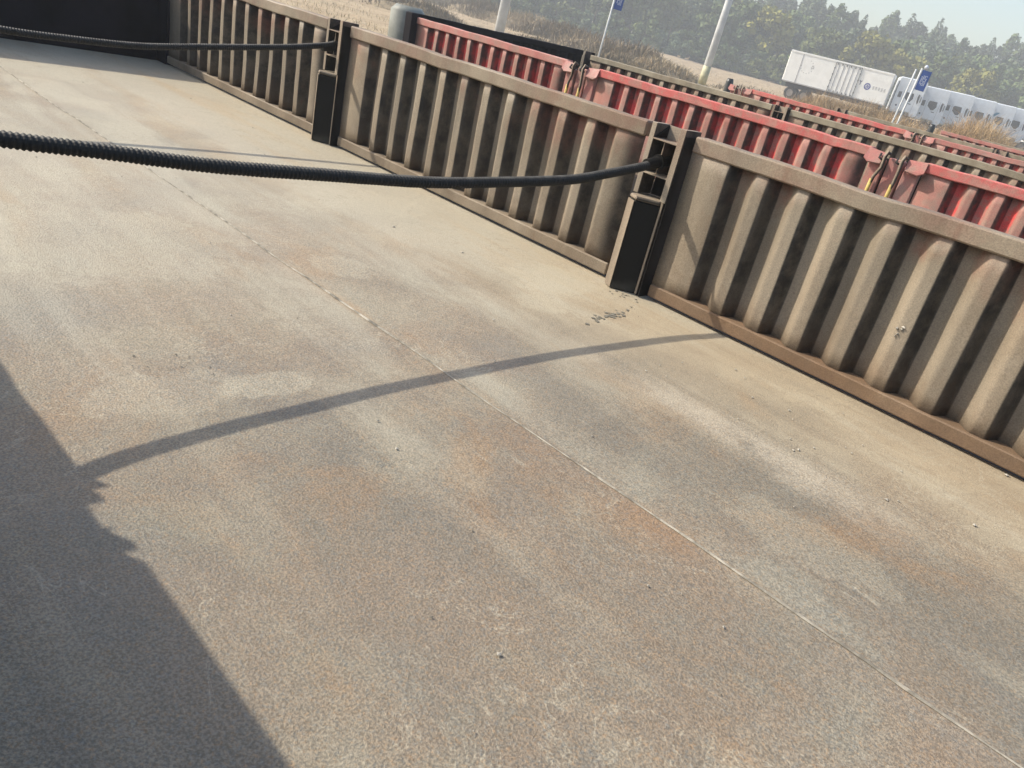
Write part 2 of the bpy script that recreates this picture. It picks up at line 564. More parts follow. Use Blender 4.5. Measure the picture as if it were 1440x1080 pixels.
def sheet_mesh(L, H, seed, z0=0.045, ztop=0.045):
    """pressed steel sheet with upright trapezoid ribs; front face towards +y, rails at y = 0"""
    prof = [(0.0, -0.013), (0.115, -0.013)]
    x = 0.115
    P = 0.150
    n = max(1, int(round((L - 0.25) / P)))
    P = (L - 0.25) / n
    K = 24
    for i in range(n):
        for q in range(1, K + 1):
            ph = q / K
            # crest, long forward flank, valley, steep rear flank, crest
            e = sstep(0.10, 0.46, ph) * (1 - sstep(0.66, 0.84, ph))
            prof.append((x + P * ph, -0.013 - DEPTH * e))
        x += P
    prof.append((L, -0.013))
    rows = 9
    v, f = [], []
    for j in range(rows):
        z = z0 + (H - z0 - ztop) * j / (rows - 1)
        for (px, py) in prof:
            d = 0.007 * nz(px * 2.2 + seed * 9, z * 3, seed) + 0.0018 * nz(px * 9, z * 11, seed + 5)
            e = 0.0025 * nz(px * 6 + seed, z * 5, seed + 9)
            v.append((px + e, py + d, z))
    k = len(prof)
    for j in range(rows - 1):
        for i in range(k - 1):
            f.append((j * k + i, j * k + i + 1, (j + 1) * k + i + 1, (j + 1) * k + i))
    return MB().raw(v, f).mesh('side_panel', True)


def make_panel(parent, x0, x1, y, seed, sheet, top, bottom, H=0.60, flip=False, rz=None, label=None):
    L = x1 - x0
    rot = math.pi if flip else 0.0
    loc = (x1, y, 0) if flip else (x0, y, 0)
    if rz is not None:
        rot, loc = rz, (x0, y, 0)
        L = x1
    p = obj('side_panel', sheet_mesh(L, H, seed), sheet, parent, loc, rot)
    so = p.modifiers.new('thickness', 'SOLIDIFY')
    so.thickness = 0.0025
    so.offset = 0
    if label:
        p['label'] = label
    n = max(8, int(L / 0.06))
    dents = [(rnd.uniform(0.1, L - 0.1), rnd.uniform(0.002, 0.005), rnd.uniform(0.03, 0.10)) for _ in range(4)]

    def jt(x):
        dy = 0.0022 * nz(x * 3 + seed * 3, 1.7) + 0.0010 * nz(x * 14, seed)
        dz = 0.0025 * nz(x * 2 + seed * 5, 6.1) + 0.0010 * nz(x * 17, seed + 3)
        for a, h, w in dents:
            q = math.exp(-((x - a) / w) ** 2)
            dz -= h * q
            dy -= 0.5 * h * q
        return dy, dz

    def jb(x):
        return 0.0016 * nz(x * 4 + seed * 2, 2.9), 0.0014 * nz(x * 5 + seed * 4, 8.8)
    MB().box(0, L, -0.072, 0.0, H - 0.054, H, n, jt).build('top_rail', top, p, bevel=0.005)
    MB().box(0, L, -0.072, 0.0, 0.009, 0.056, n, jb).build('bottom_rail', bottom, p, bevel=0.004)
    return p


def inner_post(parent, x, y, flip=False, H=0.60):
    q_ = 0.1 if flip else 1.0
    """folded steel stake with an open pocket on top, seen from the bed"""
    p = MB()
    p.prism([(0.060, -0.060), (0.060, 0.050), (0.014, 0.076), (-0.058, 0.017), (-0.058, -0.060)], 0.0, 0.335)
    o = p.build('post', 'post_black', parent, (x, y, 0), math.pi if flip else 0, bevel=0.003)
    MB().prism([(0.062, -0.060), (0.062, 0.051), (0.014, 0.079), (-0.058, 0.0195), (-0.058, -0.060)], 0.337, 0.352).build('post_cap', 'post_dust', o, bevel=0.005)
    MB().prism([(0.0635, -0.055), (0.0635, 0.0525), (0.0165, 0.0790), (0.0155, 0.0765), (0.0608, 0.0508), (0.0608, -0.055)], 0.002, 0.334).build('lit_sliver', 'post_dust', o)  # pale shell over the post's sunlit faces, their brightness painted on
    MB().box(-0.072, -0.060, -0.062, 0.020, 0.0, 0.352).build('side_plate', 'post_dust', o, bevel=0.002)
    MB().box(-0.086, -0.060, -0.062, 0.034 * q_, 0.354, H + 0.012 * q_).build('side_plate', 'post_dust', o, bevel=0.002)
    MB().box(-0.0895, -0.0865, -0.060, 0.030, 0.0, H - 0.01).build('shade_sheet', 'black_steel', o)  # thin black sheet painting the shaded -x face of the side plates
    MB().box(0.052, 0.075, -0.062, 0.020 * q_, 0.354, H + 0.006 * q_).build('side_plate', 'post_dust', o, bevel=0.002)
    MB().box(-0.058, 0.051, -0.070, -0.062, 0.354, H - 0.045).build('back_plate', 'black_steel', o)
    MB().box(-0.058, 0.051, -0.066, -0.056, H - 0.043, H + 0.004).build('top_plate', 'post_dust', o)
    q = MB()
    q.raw([(0.051, -0.055, H - 0.040), (0.051, 0.012, H - 0.040), (0.051, -0.055, H + 0.002), (0.047, -0.055, H - 0.040), (0.047, 0.012, H - 0.040), (0.047, -0.055, H + 0.002)],
          [(0, 1, 2), (3, 5, 4), (0, 3, 4, 1), (1, 4, 5, 2), (2, 5, 3, 0)])
    q.build('gusset', 'black_steel', o)
    MB().box(-0.059, 0.051, -0.061, 0.024 * q_, H - 0.048, H - 0.044).build('shelf', 'post_dust', o)
    MB().box(-0.059, 0.051, -0.061, 0.030 * q_, 0.432, 0.437).build('shelf', 'post_dust', o)
    MB().box(0.004, 0.008, -0.061, 0.010, 0.440, H - 0.050).build('rib_plate', 'post_dust', o)
    s = MB()
    s.tube([(0.012, -0.045, 0.487), (0.012, 0.02 * q_, 0.476), (0.012, 0.075 * (0.5 + 0.5 * q_), 0.466)], [0.021, 0.021, 0.020], 12)
    s.tube([(0.012, 0.000, 0.4795), (0.012, 0.012, 0.4773)], 0.028, 12)
    s.build('socket', 'black_steel', o, smooth=False)
    return o


def outer_post(parent, x, y, H=0.60):
    """flat stake seen from outside with two locking handles"""
    o = MB().box(-0.045, 0.045, -0.05, -0.004, 0.0, H - 0.03).build('post', 'rail_pink', parent, (x, y, 0), bevel=0.004)
    MB().box(-0.150, -0.060, -0.03, 0.002, 0.0, H - 0.05).build('stake_plate', 'rail_pink', o, bevel=0.004)
    MB().box(0.060, 0.150, -0.03, 0.002, 0.0, H - 0.05).build('stake_plate', 'rail_pink', o, bevel=0.004)
    MB().box(-0.15, 0.15, -0.06, -0.051, 0.0, H - 0.04).build('back_plate', 'black_steel', o)
    for sx, lean in ((-0.050, -0.012), (0.052, 0.010)):
        h = MB().tube([(sx - 0.006, 0.004, H - 0.012), (sx, 0.030, H - 0.004), (sx + 0.004, 0.040, H - 0.030), (sx + 0.004, 0.034, H - 0.09),
                       (sx + 0.02 + lean, 0.026, H - 0.15), (sx + 0.026 + lean, 0.022, H - 0.20)], [0.008, 0.011, 0.011, 0.010, 0.010, 0.009], 7)
        hb = h.build('handle', 'post_dust', o, smooth=True)
        MB().tube([(sx + 0.026 + lean, 0.022, H - 0.165), (sx + 0.034 + lean, 0.020, H - 0.34)], [0.012, 0.011], 8).build('grip', 'grip_yellow', hb, smooth=True)
        MB().tube([(sx + 0.010, 0.012, H - 0.050), (sx + 0.018, 0.040, H - 0.048), (sx + 0.034, 0.042, H - 0.042), (sx + 0.040, 0.018, H - 0.02)], 0.0065, 6).build('catch', 'dark_frame', o, smooth=True)
    for sx, d in ((-1, 1), (1, 1)):
        l = MB().raw([(sx * 0.065, 0.003, H - 0.012), (sx * 0.175, 0.003, H - 0.002), (sx * 0.180, 0.030, H - 0.060), (sx * 0.150, 0.034, H - 0.078), (sx * 0.075, 0.034, H - 0.072),
                      (sx * 0.065, 0.0005, H - 0.016), (sx * 0.175, 0.0005, H - 0.008), (sx * 0.180, 0.026, H - 0.066), (sx * 0.150, 0.030, H - 0.084), (sx * 0.075, 0.030, H - 0.078)],
                     [(0, 1, 2, 3, 4), (9, 8, 7, 6, 5), (0, 5, 6, 1), (1, 6, 7, 2), (2, 7, 8, 3), (3, 8, 9, 4), (4, 9, 5, 0)])
        l.build('rail_lip', 'rail_pink', o)
    return o


def wheel(parent, x, y, z, side):
    n = 28
    prof = [(-0.14, 0.28), (-0.15, 0.44), (-0.12, 0.50), (0.12, 0.50), (0.15, 0.44), (0.14, 0.28)]
    v, f = [], []
    for i in range(n):
        a = 2 * math.pi * i / n
        for (w, r) in prof:
            v.append((r * math.cos(a), w, r * math.sin(a)))
    k = len(prof)
    for i in range(n):
        j = (i + 1) % n
        for q in range(k - 1):
            f.append((i * k + q, j * k + q, j * k + q + 1, i * k + q + 1))
    w = MB().raw(v, f).build('wheel', 'tyre', parent, (x, y, z), smooth=True)
    MB().tube([(0, -0.11, 0), (0, 0.02 * side, 0), (0, 0.05 * side, 0), (0, 0.11 * side, 0)], [0.285, 0.285, 0.16, 0.10], 20).build('rim', 'rim', w)
    return w


def undercarriage(t, x0, x1, wz, W=2.45):
    """chassis beams, side frames and wheels below the bed"""
    for y in (0.03, -W - 0.10):
        MB().box(x0, x1, y, y + 0.07, -0.15, -0.012).build('side_frame', 'dark_frame', t)
    for y in (-0.75, -W + 0.65):
        MB().box(x0 + 0.1, x1 - 0.1, y, y + 0.12, -0.46, -0.014).build('chassis_beam', 'dark_frame', t)
    for x in (-4.9, -3.55, -2.2):
        MB().tube([(x, -0.25, wz), (x, -W + 0.25, wz)], 0.06, 10).build('axle', 'dark_frame', t)
        for y, s in ((-0.10, 1), (-W + 0.10, -1)):
            wheel(t, x, y, wz, s)
        for y in (-0.69, -W + 0.71):
            MB().box(x - 0.05, x + 0.05, y - 0.05, y + 0.05, wz, -0.455).build('spring_hanger', 'dark_frame', t)
    for y in (-0.62, -W + 0.62):
        g = MB()
        g.box(x1 - 2.2, x1 - 2.08, y - 0.06, y + 0.06, wz - 0.35, -0.3)
        g.box(x1 - 2.3, x1 - 1.98, y - 0.12, y + 0.12, wz - 0.50, wz - 0.352)
        g.build('landing_leg', 'dark_frame', t)


def post_black_material():
    t = NT('post_black')
    a = t.noise(t.O, 8, 5)
    ox, oy, oz = t.xyz(t.O)
    lo = t.step(t.add(oz, t.mul(t.sub(a, 0.5), 0.10)), 0.05, 0.0, 0, 0.6)
    c = t.mix(lo, (0.010, 0.0095, 0.008), (0.07, 0.066, 0.055))
    M['post_black'] = t.out(c, 0.7, 0, 0.2)


post_black_material()

# ------------------------------------------------------------------ the near trailer (the bed we look across)
YL, W = -0.02, 2.45
T1 = thing('dropside_trailer', 'dusty brown dropside trailer with a wide steel bed filling the foreground', 'trailer', (0, YL, 0))
T1R = T1
XB, XF = -6.0, 5.98
# floor plates
YS = -1.25 - YL          # weld seam, local y
edges_left = [XB] + [0.213 + 0.749 * k for k in range(-8, 8)] + [XF + 0.02]
edges_right = [XB] + [-0.55 + 1.498 * k for k in range(-3, 5)] + [XF + 0.02]


def plate(x0, x1, y0, y1, seed):
    nx = max(3, int((x1 - x0) / 0.25))
    ny = 5
    v, f = [], []
    g = 0.0
    for j in range(ny + 1):
        for i in range(nx + 1):
            x = x0 + g + (x1 - x0 - 2 * g) * i / nx
            y = y0 + g + (y1 - y0 - 2 * g) * j / ny
            z = 0.0028 * nz(x * 1.3, y * 1.3, 2.2) - 0.003
            v.append((x, y, z))
    for j in range(ny):
        for i in range(nx):
            a = j * (nx + 1) + i
            f.append((a, a + 1, a + nx + 2, a + nx + 1))
    # skirt
    b = len(v)
    ring = [i for i in range(nx + 1)] + [j * (nx + 1) + nx for j in range(1, ny + 1)] + [ny * (nx + 1) + i for i in range(nx - 1, -1, -1)] + [j * (nx + 1) for j in range(ny - 1, 0, -1)]
    for i in ring:
        v.append((v[i][0], v[i][1], -0.009))
    m = len(ring)
    for k in range(m):
        f.append((ring[k], ring[(k + 1) % m], b + (k + 1) % m, b + k))
    return MB().raw(v, f)


floor = MB().box(XB, XF + 0.02, -W - 0.03, 0.03, -0.014, -0.0095).build('floor', 'dark_frame', T1)  # unseen sheet added under the plates to block light
floor['label'] = 'worn pitted steel bed floor with rust and dust, over an added unseen sheet'
for ed, y0, y1 in ((edges_left, YS, 0.03), (edges_right, -W - 0.03, YS)):
    for i in range(len(ed) - 1):
        plate(ed[i], ed[i + 1], y0, y1, i).build('floor_plate', 'bed', floor, smooth=False)


# weld bead along the seam: an uneven low ridge that breaks and wanders
def weld(x0, x1):
    v, f = [], []
    n = int((x1 - x0) / 0.012)
    for i in range(n + 1):
        x = x0 + (x1 - x0) * i / n
        k = 0.62 + 0.55 * nz(x * 1.9, 3.3) + 0.5 * nz(x * 6.0, 5.0) + 0.2 * nz(x * 31.0, 1.0)
        w = max(0.0016, 0.0042 * k)
        h = max(0.0006, 0.0034 * k)
        y = YS + 0.012 * nz(x * 1.3, 9.0) + 0.004 * nz(x * 4.0, 7.0) + 0.002 * nz(x * 9, 4.0)
        z = -0.0003 + 0.0028 * nz(x * 1.3, (YS) * 1.3, 2.2) - 0.0015
        v += [(x, y - w * 1.6, z), (x, y - w * 0.4, z + h), (x, y + w * 0.5, z + h * 0.9), (x, y + w * 1.3, z)]
    for i in range(n):
        for k in range(3):
            f.append((4 * i + k, 4 * i + 4 + k, 4 * i + 5 + k, 4 * i + 1 + k))
    return MB().raw(v, f)


weld(XB + 0.1, XF - 0.02).build('weld_bead', 'weld', floor)

posts1 = (-2.63, -0.48, 1.665, 3.81)
for x in posts1:
    inner_post(T1, x, -W)
    inner_post(T1, x, 0.0, flip=True)
spans1 = [(-4.68, -2.74), (-2.52, -0.60), (-0.37, 1.560), (1.775, 3.705), (3.915, 5.84)]
for i, (a, b) in enumerate(spans1):
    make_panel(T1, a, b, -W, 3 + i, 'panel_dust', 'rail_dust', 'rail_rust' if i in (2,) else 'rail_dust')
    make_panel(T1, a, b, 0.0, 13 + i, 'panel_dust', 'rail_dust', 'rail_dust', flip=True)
hb = make_panel(T1, XF, W - 0.02, -W + 0.01, 31, 'headboard_paint', 'headboard_paint', 'headboard_paint', H=0.70, rz=math.pi / 2, label='dark painted headboard closing the front of the bed')
hb.name = 'headboard'
MB().box(XF + 0.004, XF + 0.066, -W - 0.06, 0.06, -0.008, 0.69).build('leak_filler', 'headboard_paint', T1)  # unseen filler added behind the headboard to stop sunlight leaking through gaps
for y in (-W - 0.07, 0.0):
    MB().box(XF - 0.13, XF + 0.002, y - 0.004, y + 0.075, -0.008, 0.70).build('corner_post', 'headboard_paint', T1, bevel=0.004)
undercarriage(T1, XB, XF, -0.70)


sp_ = MB()
for i in range(7):
    sp_.raw(*(lambda v, f: ([(a, b * 1.0, c) for a, b, c in v], f))(*lump((0.664 + rnd.gauss(0, 0.006), -W - 0.012, 0.252 + rnd.gauss(0, 0.008)), rnd.uniform(0.003, 0.007), flat=1.0)))
sp_.build('mud_splat', 'pebble', T1)


# ------------------------------------------------------------------ ribbed hose-clad chains hanging across the bed
def catmull(pts, step):
    P = [Vector(p) for p in pts]
    P = [P[0] * 2 - P[1]] + P + [P[-1] * 2 - P[-2]]
    out = []
    for i in range(1, len(P) - 2):
        seg = (P[i + 1] - P[i]).length
        n = max(1, int(seg / step))
        for k in range(n):
            t = k / n
            a, b, c, d = P[i - 1], P[i], P[i + 1], P[i + 2]
            out.append(0.5 * ((2 * b) + (c - a) * t + (2 * a - 5 * b + 4 * c - d) * t * t + (3 * b - a - 3 * c + d) * t ** 3))
    out.append(P[-2])
    # even spacing
    ev, acc = [out[0]], 0.0
    for a, b in zip(out, out[1:]):
        d = (b - a).length
        while acc + d >= step:
            q = (step - acc) / d
            a = a + (b - a) * q
            ev.append(a.copy())
            d = (b - a).length
            acc = 0.0
        acc += d
    return ev


def ribbed(name, pts, r, label, pitch=0.0105):
    # the cladding never hangs in a perfect curve
    pts = [(a, b, c + (0.006 * nz(b * 7.0, a) if 0 < i < len(pts) - 1 else 0)) for i, (a, b, c) in enumerate(pts)]
    ev = catmull(pts, pitch / 4)
    rr = []
    for i in range(len(ev)):
        k = i % 4
        rr.append(r * (1.0, 0.98, 0.84, 0.85)[k] * (1 + 0.03 * nz(i * 0.05)))
    o = MB().tube(ev, rr, 14).build(name, 'hose', smooth=False)
    return tag(o, label, 'chain', 'ribbed chains across the bed')


ribbed('ribbed_chain', [(1.677, -2.47, 0.480), (1.672, -2.371, 0.461), (1.67, -2.165, 0.424), (1.67, -1.991, 0.398), (1.67, -1.677, 0.376), (1.67, -1.409, 0.370), (1.67, -1.077, 0.377),
                        (1.67, -0.812, 0.386), (1.67, -0.595, 0.401), (1.67, -0.415, 0.415), (1.667, -0.20, 0.438), (1.660, -0.06, 0.468)], 0.0162,
       'thick black ribbed rubber-clad chain sagging across the middle of the bed')
ribbed('ribbed_chain', [(3.822, -2.47, 0.494), (3.815, -2.40, 0.478), (3.80, -2.173, 0.439), (3.80, -1.816, 0.383), (3.80, -1.5, 0.343), (3.80, -1.218, 0.328), (3.80, -0.966, 0.324),
                        (3.80, -0.70, 0.345), (3.80, -0.40, 0.39), (3.803, -0.06, 0.472)], 0.0150,
       'far black ribbed chain hanging in front of the dark headboard')


# ------------------------------------------------------------------ crumbs on the bed
gb = MB()
for i in range(70):
    x, y = rnd.uniform(0.2, 4.8), rnd.uniform(-2.35, -0.45)
    r = rnd.choice((0.0015, 0.002, 0.0025, 0.004))
    gb.raw(*lump((x, y, 0.0), r))
for i in range(18):
    gb.raw(*lump((rnd.gauss(0.75, 0.25), rnd.gauss(-2.05, 0.12), 0.0), rnd.choice((0.003, 0.004, 0.005))))
for x, y in ((0.37, -1.894), (0.195, -2.014), (0.231, -2.46), (0.62, -1.88), (2.1, -2.0), (2.4, -1.9)):
    gb.raw(*lump((x, y, 0.0), 0.007, flat=0.4))
tag(gb.build('pale_grit', 'pebble'), 'scattered pale grit and chips lying on the steel bed', 'grit', kind='stuff')
gb = MB()
for i in range(46):
    q = rnd.gauss(0, 1)
    gb.raw(*lump((1.465 + 0.012 * rnd.gauss(0, 1) - 0.010 * q, -2.145 + 0.055 * q, -0.0012), rnd.uniform(0.003, 0.011), flat=0.10))
for i in range(14):
    gb.raw(*lump((rnd.gauss(1.595, 0.035), rnd.gauss(-2.375, 0.02), -0.0012), rnd.uniform(0.003, 0.009), flat=0.25))
for i in range(30):
    gb.raw(*lump((rnd.gauss(1.49, 0.03), rnd.gauss(-0.66, 0.06), -0.001), rnd.uniform(0.0012, 0.003), flat=0.5))
for i in range(40):
    gb.raw(*lump((rnd.uniform(0.2, 4.6), rnd.uniform(-2.3, -0.4), -0.001), rnd.uniform(0.0012, 0.0028), flat=0.6))
tag(gb.build('mud_crumbs', 'mud'), 'dark mud crumbs on the bed beside the post foot', 'mud', kind='stuff')


# ------------------------------------------------------------------ neighbouring trailers
def neighbour(label, loc, roll, xf, lposts, rposts, lmat, seed, deflector, hh=0.625):
    t = thing('dropside_trailer', label, 'trailer', loc, (roll, 0, 0), 'dropside trailers parked side by side')
    xb = -6.0
    wz = min(gh(-3.5, loc[1] - 1.2) + 0.49 - loc[2], -0.66)
    MB().box(xb, xf, -W - 0.02, 0.02, -0.012, 0.0).build('floor', 'rail_dust', t)
    for side, posts in ((0, lposts), (1, rposts)):
        y = 0.0 if side == 0 else -W
        half = 0.162 if side == 0 else 0.10
        ends = [xb + 0.05] + [q for p in sorted(posts) for q in (p - half, p + half)] + [xf - 0.10]
        for k in range(0, len(ends), 2):
            if ends[k + 1] - ends[k] < 0.4:
                continue
            if side == 0:
                make_panel(t, ends[k], ends[k + 1], y, seed + k, lmat[0], lmat[1 + (k // 2) % (len(lmat) - 1)], 'rail_red')
            else:
                make_panel(t, ends[k], ends[k + 1], y, seed + 20 + k, 'panel_dust', 'rail_olive', 'rail_dust')
        for p in posts:
            if side == 0:
                outer_post(t, p, y)
            else:
                inner_post(t, p, y)
    h = make_panel(t, xf, W - 0.02, -W + 0.01, seed + 50, 'headboard_paint', 'headboard_paint', 'headboard_paint', H=hh, rz=math.pi / 2)
    h.name = 'headboard'
    for y in (-W - 0.07, 0.0):
        MB().box(xf - 0.10, xf - 0.005, y - 0.006, y + 0.06, 0.0, hh).build('corner_post', 'headboard_paint', t, bevel=0.004)
    undercarriage(t, xb, xf, wz)
    # curved mudguard standing in front of the left corner
    if deflector:
        w, hgt, mat = deflector
        v, f = [], []
        n = 14
        for i in range(n + 1):
            a = R(20 + 215 * i / n)
            for j, z in enumerate((0.12, 0.3, hgt - 0.05, hgt)):
                rr = w * (1.0 - 0.28 * (j == 3) - 0.04 * (j == 0))
                for q in (1.0, 0.93):
                    v.append((xf + w + 0.06 + rr * q * math.cos(a) * 0.95, -0.14 + rr * q * math.sin(a), z))
        for i in range(n):
            for j in range(3):
                for q in (0, 1):
                    a0 = (i * 4 + j) * 2 + q
                    b0 = ((i + 1) * 4 + j) * 2 + q
                    f.append((a0, b0, b0 + 2, a0 + 2))
            for j in (0, 3):
                a0 = (i * 4 + j) * 2
                b0 = ((i + 1) * 4 + j) * 2
                f.append((a0, b0, b0 + 1, a0 + 1))
        for i in (0, n):
            for j in range(3):
                a0 = (i * 4 + j) * 2
                f.append((a0, a0 + 1, a0 + 3, a0 + 2))
        MB().raw(v, f).build('mudguard', mat, t, smooth=True)
        MB().box(xf + 0.05, xf + 2 * w + 0.12, -0.32, 0.08, 0.05, 0.12).build('mudguard_bracket', 'dark_frame', t)
    return t


neighbour('red corrugated dropside trailer parked nearest, right behind the brown side wall', (0, -4.85, 0.037), -0.011, 6.35,
          (-5.6, -3.2, -0.75, 1.72, 4.20), (-5.6, -3.35, -1.1, 1.30, 3.80), ('panel_red', 'rail_pink', 'rail_red', 'rail_pink', 'rail_red', 'rail_red'), 60, (0.165, 0.665, 'grey_plastic'))
neighbour('second red dropside trailer beyond the nearest one, with its front below the tall light pole', (0, -10.2, 0.12), -0.012, 6.15,
          (-5.4, -3.0, -1.4, 1.02, 3.48, 5.98), (-4.2, -1.75, 0.75, 3.2, 5.6), ('panel_red', 'rail_red', 'rail_pink', 'rail_red'), 140, (0.055, 0.66, 'black_plastic'), 0.45)
neighbour('farthest red dropside trailer showing only a thin red rail before the dry reeds', (0, -15.4, 0.215), -0.012, 5.05,
          (-5.2, -2.6, -0.1, 2.4), (-4.4, -2.0, 0.5, 3.0), ('panel_red', 'rail_red', 'rail_pink', 'rail_red'), 220, (0.055, 0.66, 'black_plastic'), 0.45)


# ------------------------------------------------------------------ poles and signs
def light_pole(az, d, r, label, bands, lean=0.0):
    x, y = polar(az, d)
    z = gh(x, y)
    t = thing('light_pole', label, 'pole', (x, y, z - 0.05), (0, lean, 0), 'light poles behind the trailers')
    pole = MB().tube([(0, 0, 0), (0, 0, 3.0), (0, 0, 8.2)], [r, r * 0.82, r * 0.55], 16).build('pole', 'pole_metal', t, smooth=True)
    for z0, z1 in bands:
        q = lambda zz: r - (r * 0.18) * zz / 3.0 + 0.004
        MB().tube([(0, 0, z0), (0, 0, z1)], [q(z0), q(z1)], 16).build('painted_band', 'yellow_paint', pole, smooth=True)
    MB().tube([(0, 0, 8.2), (-0.2, 0.1, 8.7), (-1.4, 0.7, 9.0)], [r * 0.5, 0.05, 0.04], 10).build('arm', 'pole_metal', t, smooth=True)
    MB().box(-2.0, -1.3, 0.55, 0.85, 8.9, 9.05).build('lamp_head', 'grey_plastic', t, bevel=0.03)
    MB().tube([(0, 0, 0.0), (0, 0, 0.12)], [r * 1.9, r * 1.8], 16).build('base_flange', 'stone_grey', t)
    return t


light_pole(-57.0, 30.0, 0.150, 'tall pale light pole with a faded yellow band near its foot', ((1.00, 1.60),), R(-1.6))
light_pole(-43.1, 26.0, 0.165, 'pale grey light pole rising behind the front of the nearest red trailer', (), R(-1.6))


def sign(az, d, zt, label, ball, stub, lean, w=0.27, h=0.56):
    x, y = polar(az, d)
    z = gh(x, y)
    fx = math.atan2(-y, -x)
    t = thing('road_sign', label, 'sign', (x, y, z - 0.05), (0, 0, fx + math.pi / 2))
    t.rotation_euler = (0, lean, fx + math.pi / 2)
    H = zt - z
    MB().tube([(0, 0, 0), (0, 0, H + 0.03)], 0.030, 10).build('pole', 'pole_metal', t, smooth=True)
    b = MB().box(0.035, 0.035 + w, -0.02, 0.02, H - h, H).build('panel', 'sign_blue', t, bevel=0.01)
    # pale block of print in the middle of the panel, both faces
    for s in (-1, 1):
        m = MB()
        for k in range(8):
            zz = H - 0.15 - k * 0.036
            for q in range(4):
                if (k * 5 + q * 3) % 7 == 0:
                    continue
                m.box(0.085 + q * 0.042, 0.085 + q * 0.042 + 0.030, 0.0205 * s - 0.001, 0.0205 * s + 0.001, zz - 0.010, zz + 0.010)
        m.build('print', 'sign_white', b)
    if ball:
        u = MB()
        pts, rr = [], []
        for k in range(9):
            a = math.pi * k / 8
            pts.append((0.10, 0, H + 0.085 - 0.06 * math.cos(a)))
            rr.append(max(0.004, 0.06 * math.sin(a)))
        u.tube(pts, rr, 12)
        u.build('finial', 'sign_white', b, smooth=True)
    if stub:
        MB().tube([(-0.15, 0.25, 0), (-0.15, 0.25, H - 0.02)], 0.026, 10).build('second_pole', 'pole_metal', t, smooth=True)
    MB().tube([(0, 0, 0.0), (0, 0, 0.08)], 0.09, 10).build('base', 'stone_grey', t)
    return t


sign(-49.85, 28.0, 2.45, 'small blue sign on a thin pole between the two light poles', False, False, R(2))
sign(-69.5, 28.0, 2.33, 'blue sign with white ball on a double pole before the white trucks', True, True, R(2))

# ------------------------------------------------------------------ white box trailer far right
bx0 = Vector((36.2, -67.8, 0))
bx1 = Vector((27.9, -70.5, 0))
bd = (bx1 - bx0)
BL = bd.length
bz = gh(*(bx0 + bd * 0.5).xy)
B = thing('box_trailer', 'long white refrigerated box trailer with a ribbed side door at the wood edge', 'box trailer', (bx0.x, bx0.y, bz), (0, 0, math.atan2(bd.y, bd.x)))
# local x along the box (image left to right), local -y... side that faces the camera is +y or -y
fs = 1.0 if Vector((-bd.y, bd.x, 0)).dot(-bx0) > 0 else -1.0
yb = -fs * 2.4
y0b, y1b = min(0, yb), max(0, yb)
BZ0, BZ1 = 1.28, 3.78
body = MB().box(0, BL, y0b, y1b, BZ0, BZ1).build('box_body', 'box_white', B, bevel=0.05)


def onside(x0, x1, z0, z1, th, name, mat, parent, bevel=0.0):
    ya, yc = (0.002, 0.002 + th) if fs > 0 else (-0.002 - th, -0.002)
    return MB().box(x0, x1, ya, yc, z0, z1).build(name, mat, parent, bevel=bevel)


onside(0.02, BL - 0.02, BZ1 - 0.14, BZ1 - 0.02, 0.03, 'roof_rail', 'box_white', body)
onside(0.02, BL - 0.02, BZ0 + 0.01, BZ0 + 0.08, 0.03, 'sill_rail', 'emblem_grey', body)
onside(1.10, 1.15, BZ0 + 0.1, BZ1 - 0.15, 0.02, 'panel_joint', 'emblem_grey', body)
dx0, dx1 = 3.95, 6.05
door = onside(dx0, dx1, BZ0 + 0.06, BZ1 - 0.16, 0.035, 'side_door', 'box_white', body)
for x in (dx0 - 0.03, dx1 + 0.001):
    onside(x, x + 0.03, BZ0 + 0.04, BZ1 - 0.12, 0.07, 'door_frame', 'seam_dark', door)
for z in (BZ0 + 0.03, BZ1 - 0.159):
    onside(dx0, dx1, z, z + 0.03, 0.07, 'door_frame', 'seam_dark', door)
for k in range(5):
    x = dx0 + 0.25 + k * 0.40
    onside(x, x + 0.05, BZ0 + 0.12, BZ1 - 0.22, 0.065, 'door_rib', 'emblem_grey', door)
for k in range(6):
    x = dx0 + 0.12 + k * 0.36
    for z in (BZ0 + 0.10, BZ1 - 0.30):
        onside(x, x + 0.08, z, z + 0.10, 0.085, 'hinge', 'seam_dark', door)
for x in (dx0 - 0.06, dx1 - 0.02):
    for k in range(4):
        onside(x, x + 0.08, BZ0 + 0.35 + k * 0.5, BZ0 + 0.45 + k * 0.5, 0.09, 'hinge', 'seam_dark', door)


def stroke(pts, w, name, mat, parent, th=0.006):
    m = MB()
    ya, yc = (0.003, 0.003 + th) if fs > 0 else (-0.003 - th, -0.003)
    for (a, b) in pts:
        a, b = Vector(a), Vector(b)
        d = (b - a).normalized()
        n = Vector((-d.y, d.x)) * w * 0.5
        m.prism_y([tuple(a - n), tuple(b - n), tuple(b + n), tuple(a + n)], ya, yc)
    return m.build(name, mat, parent)


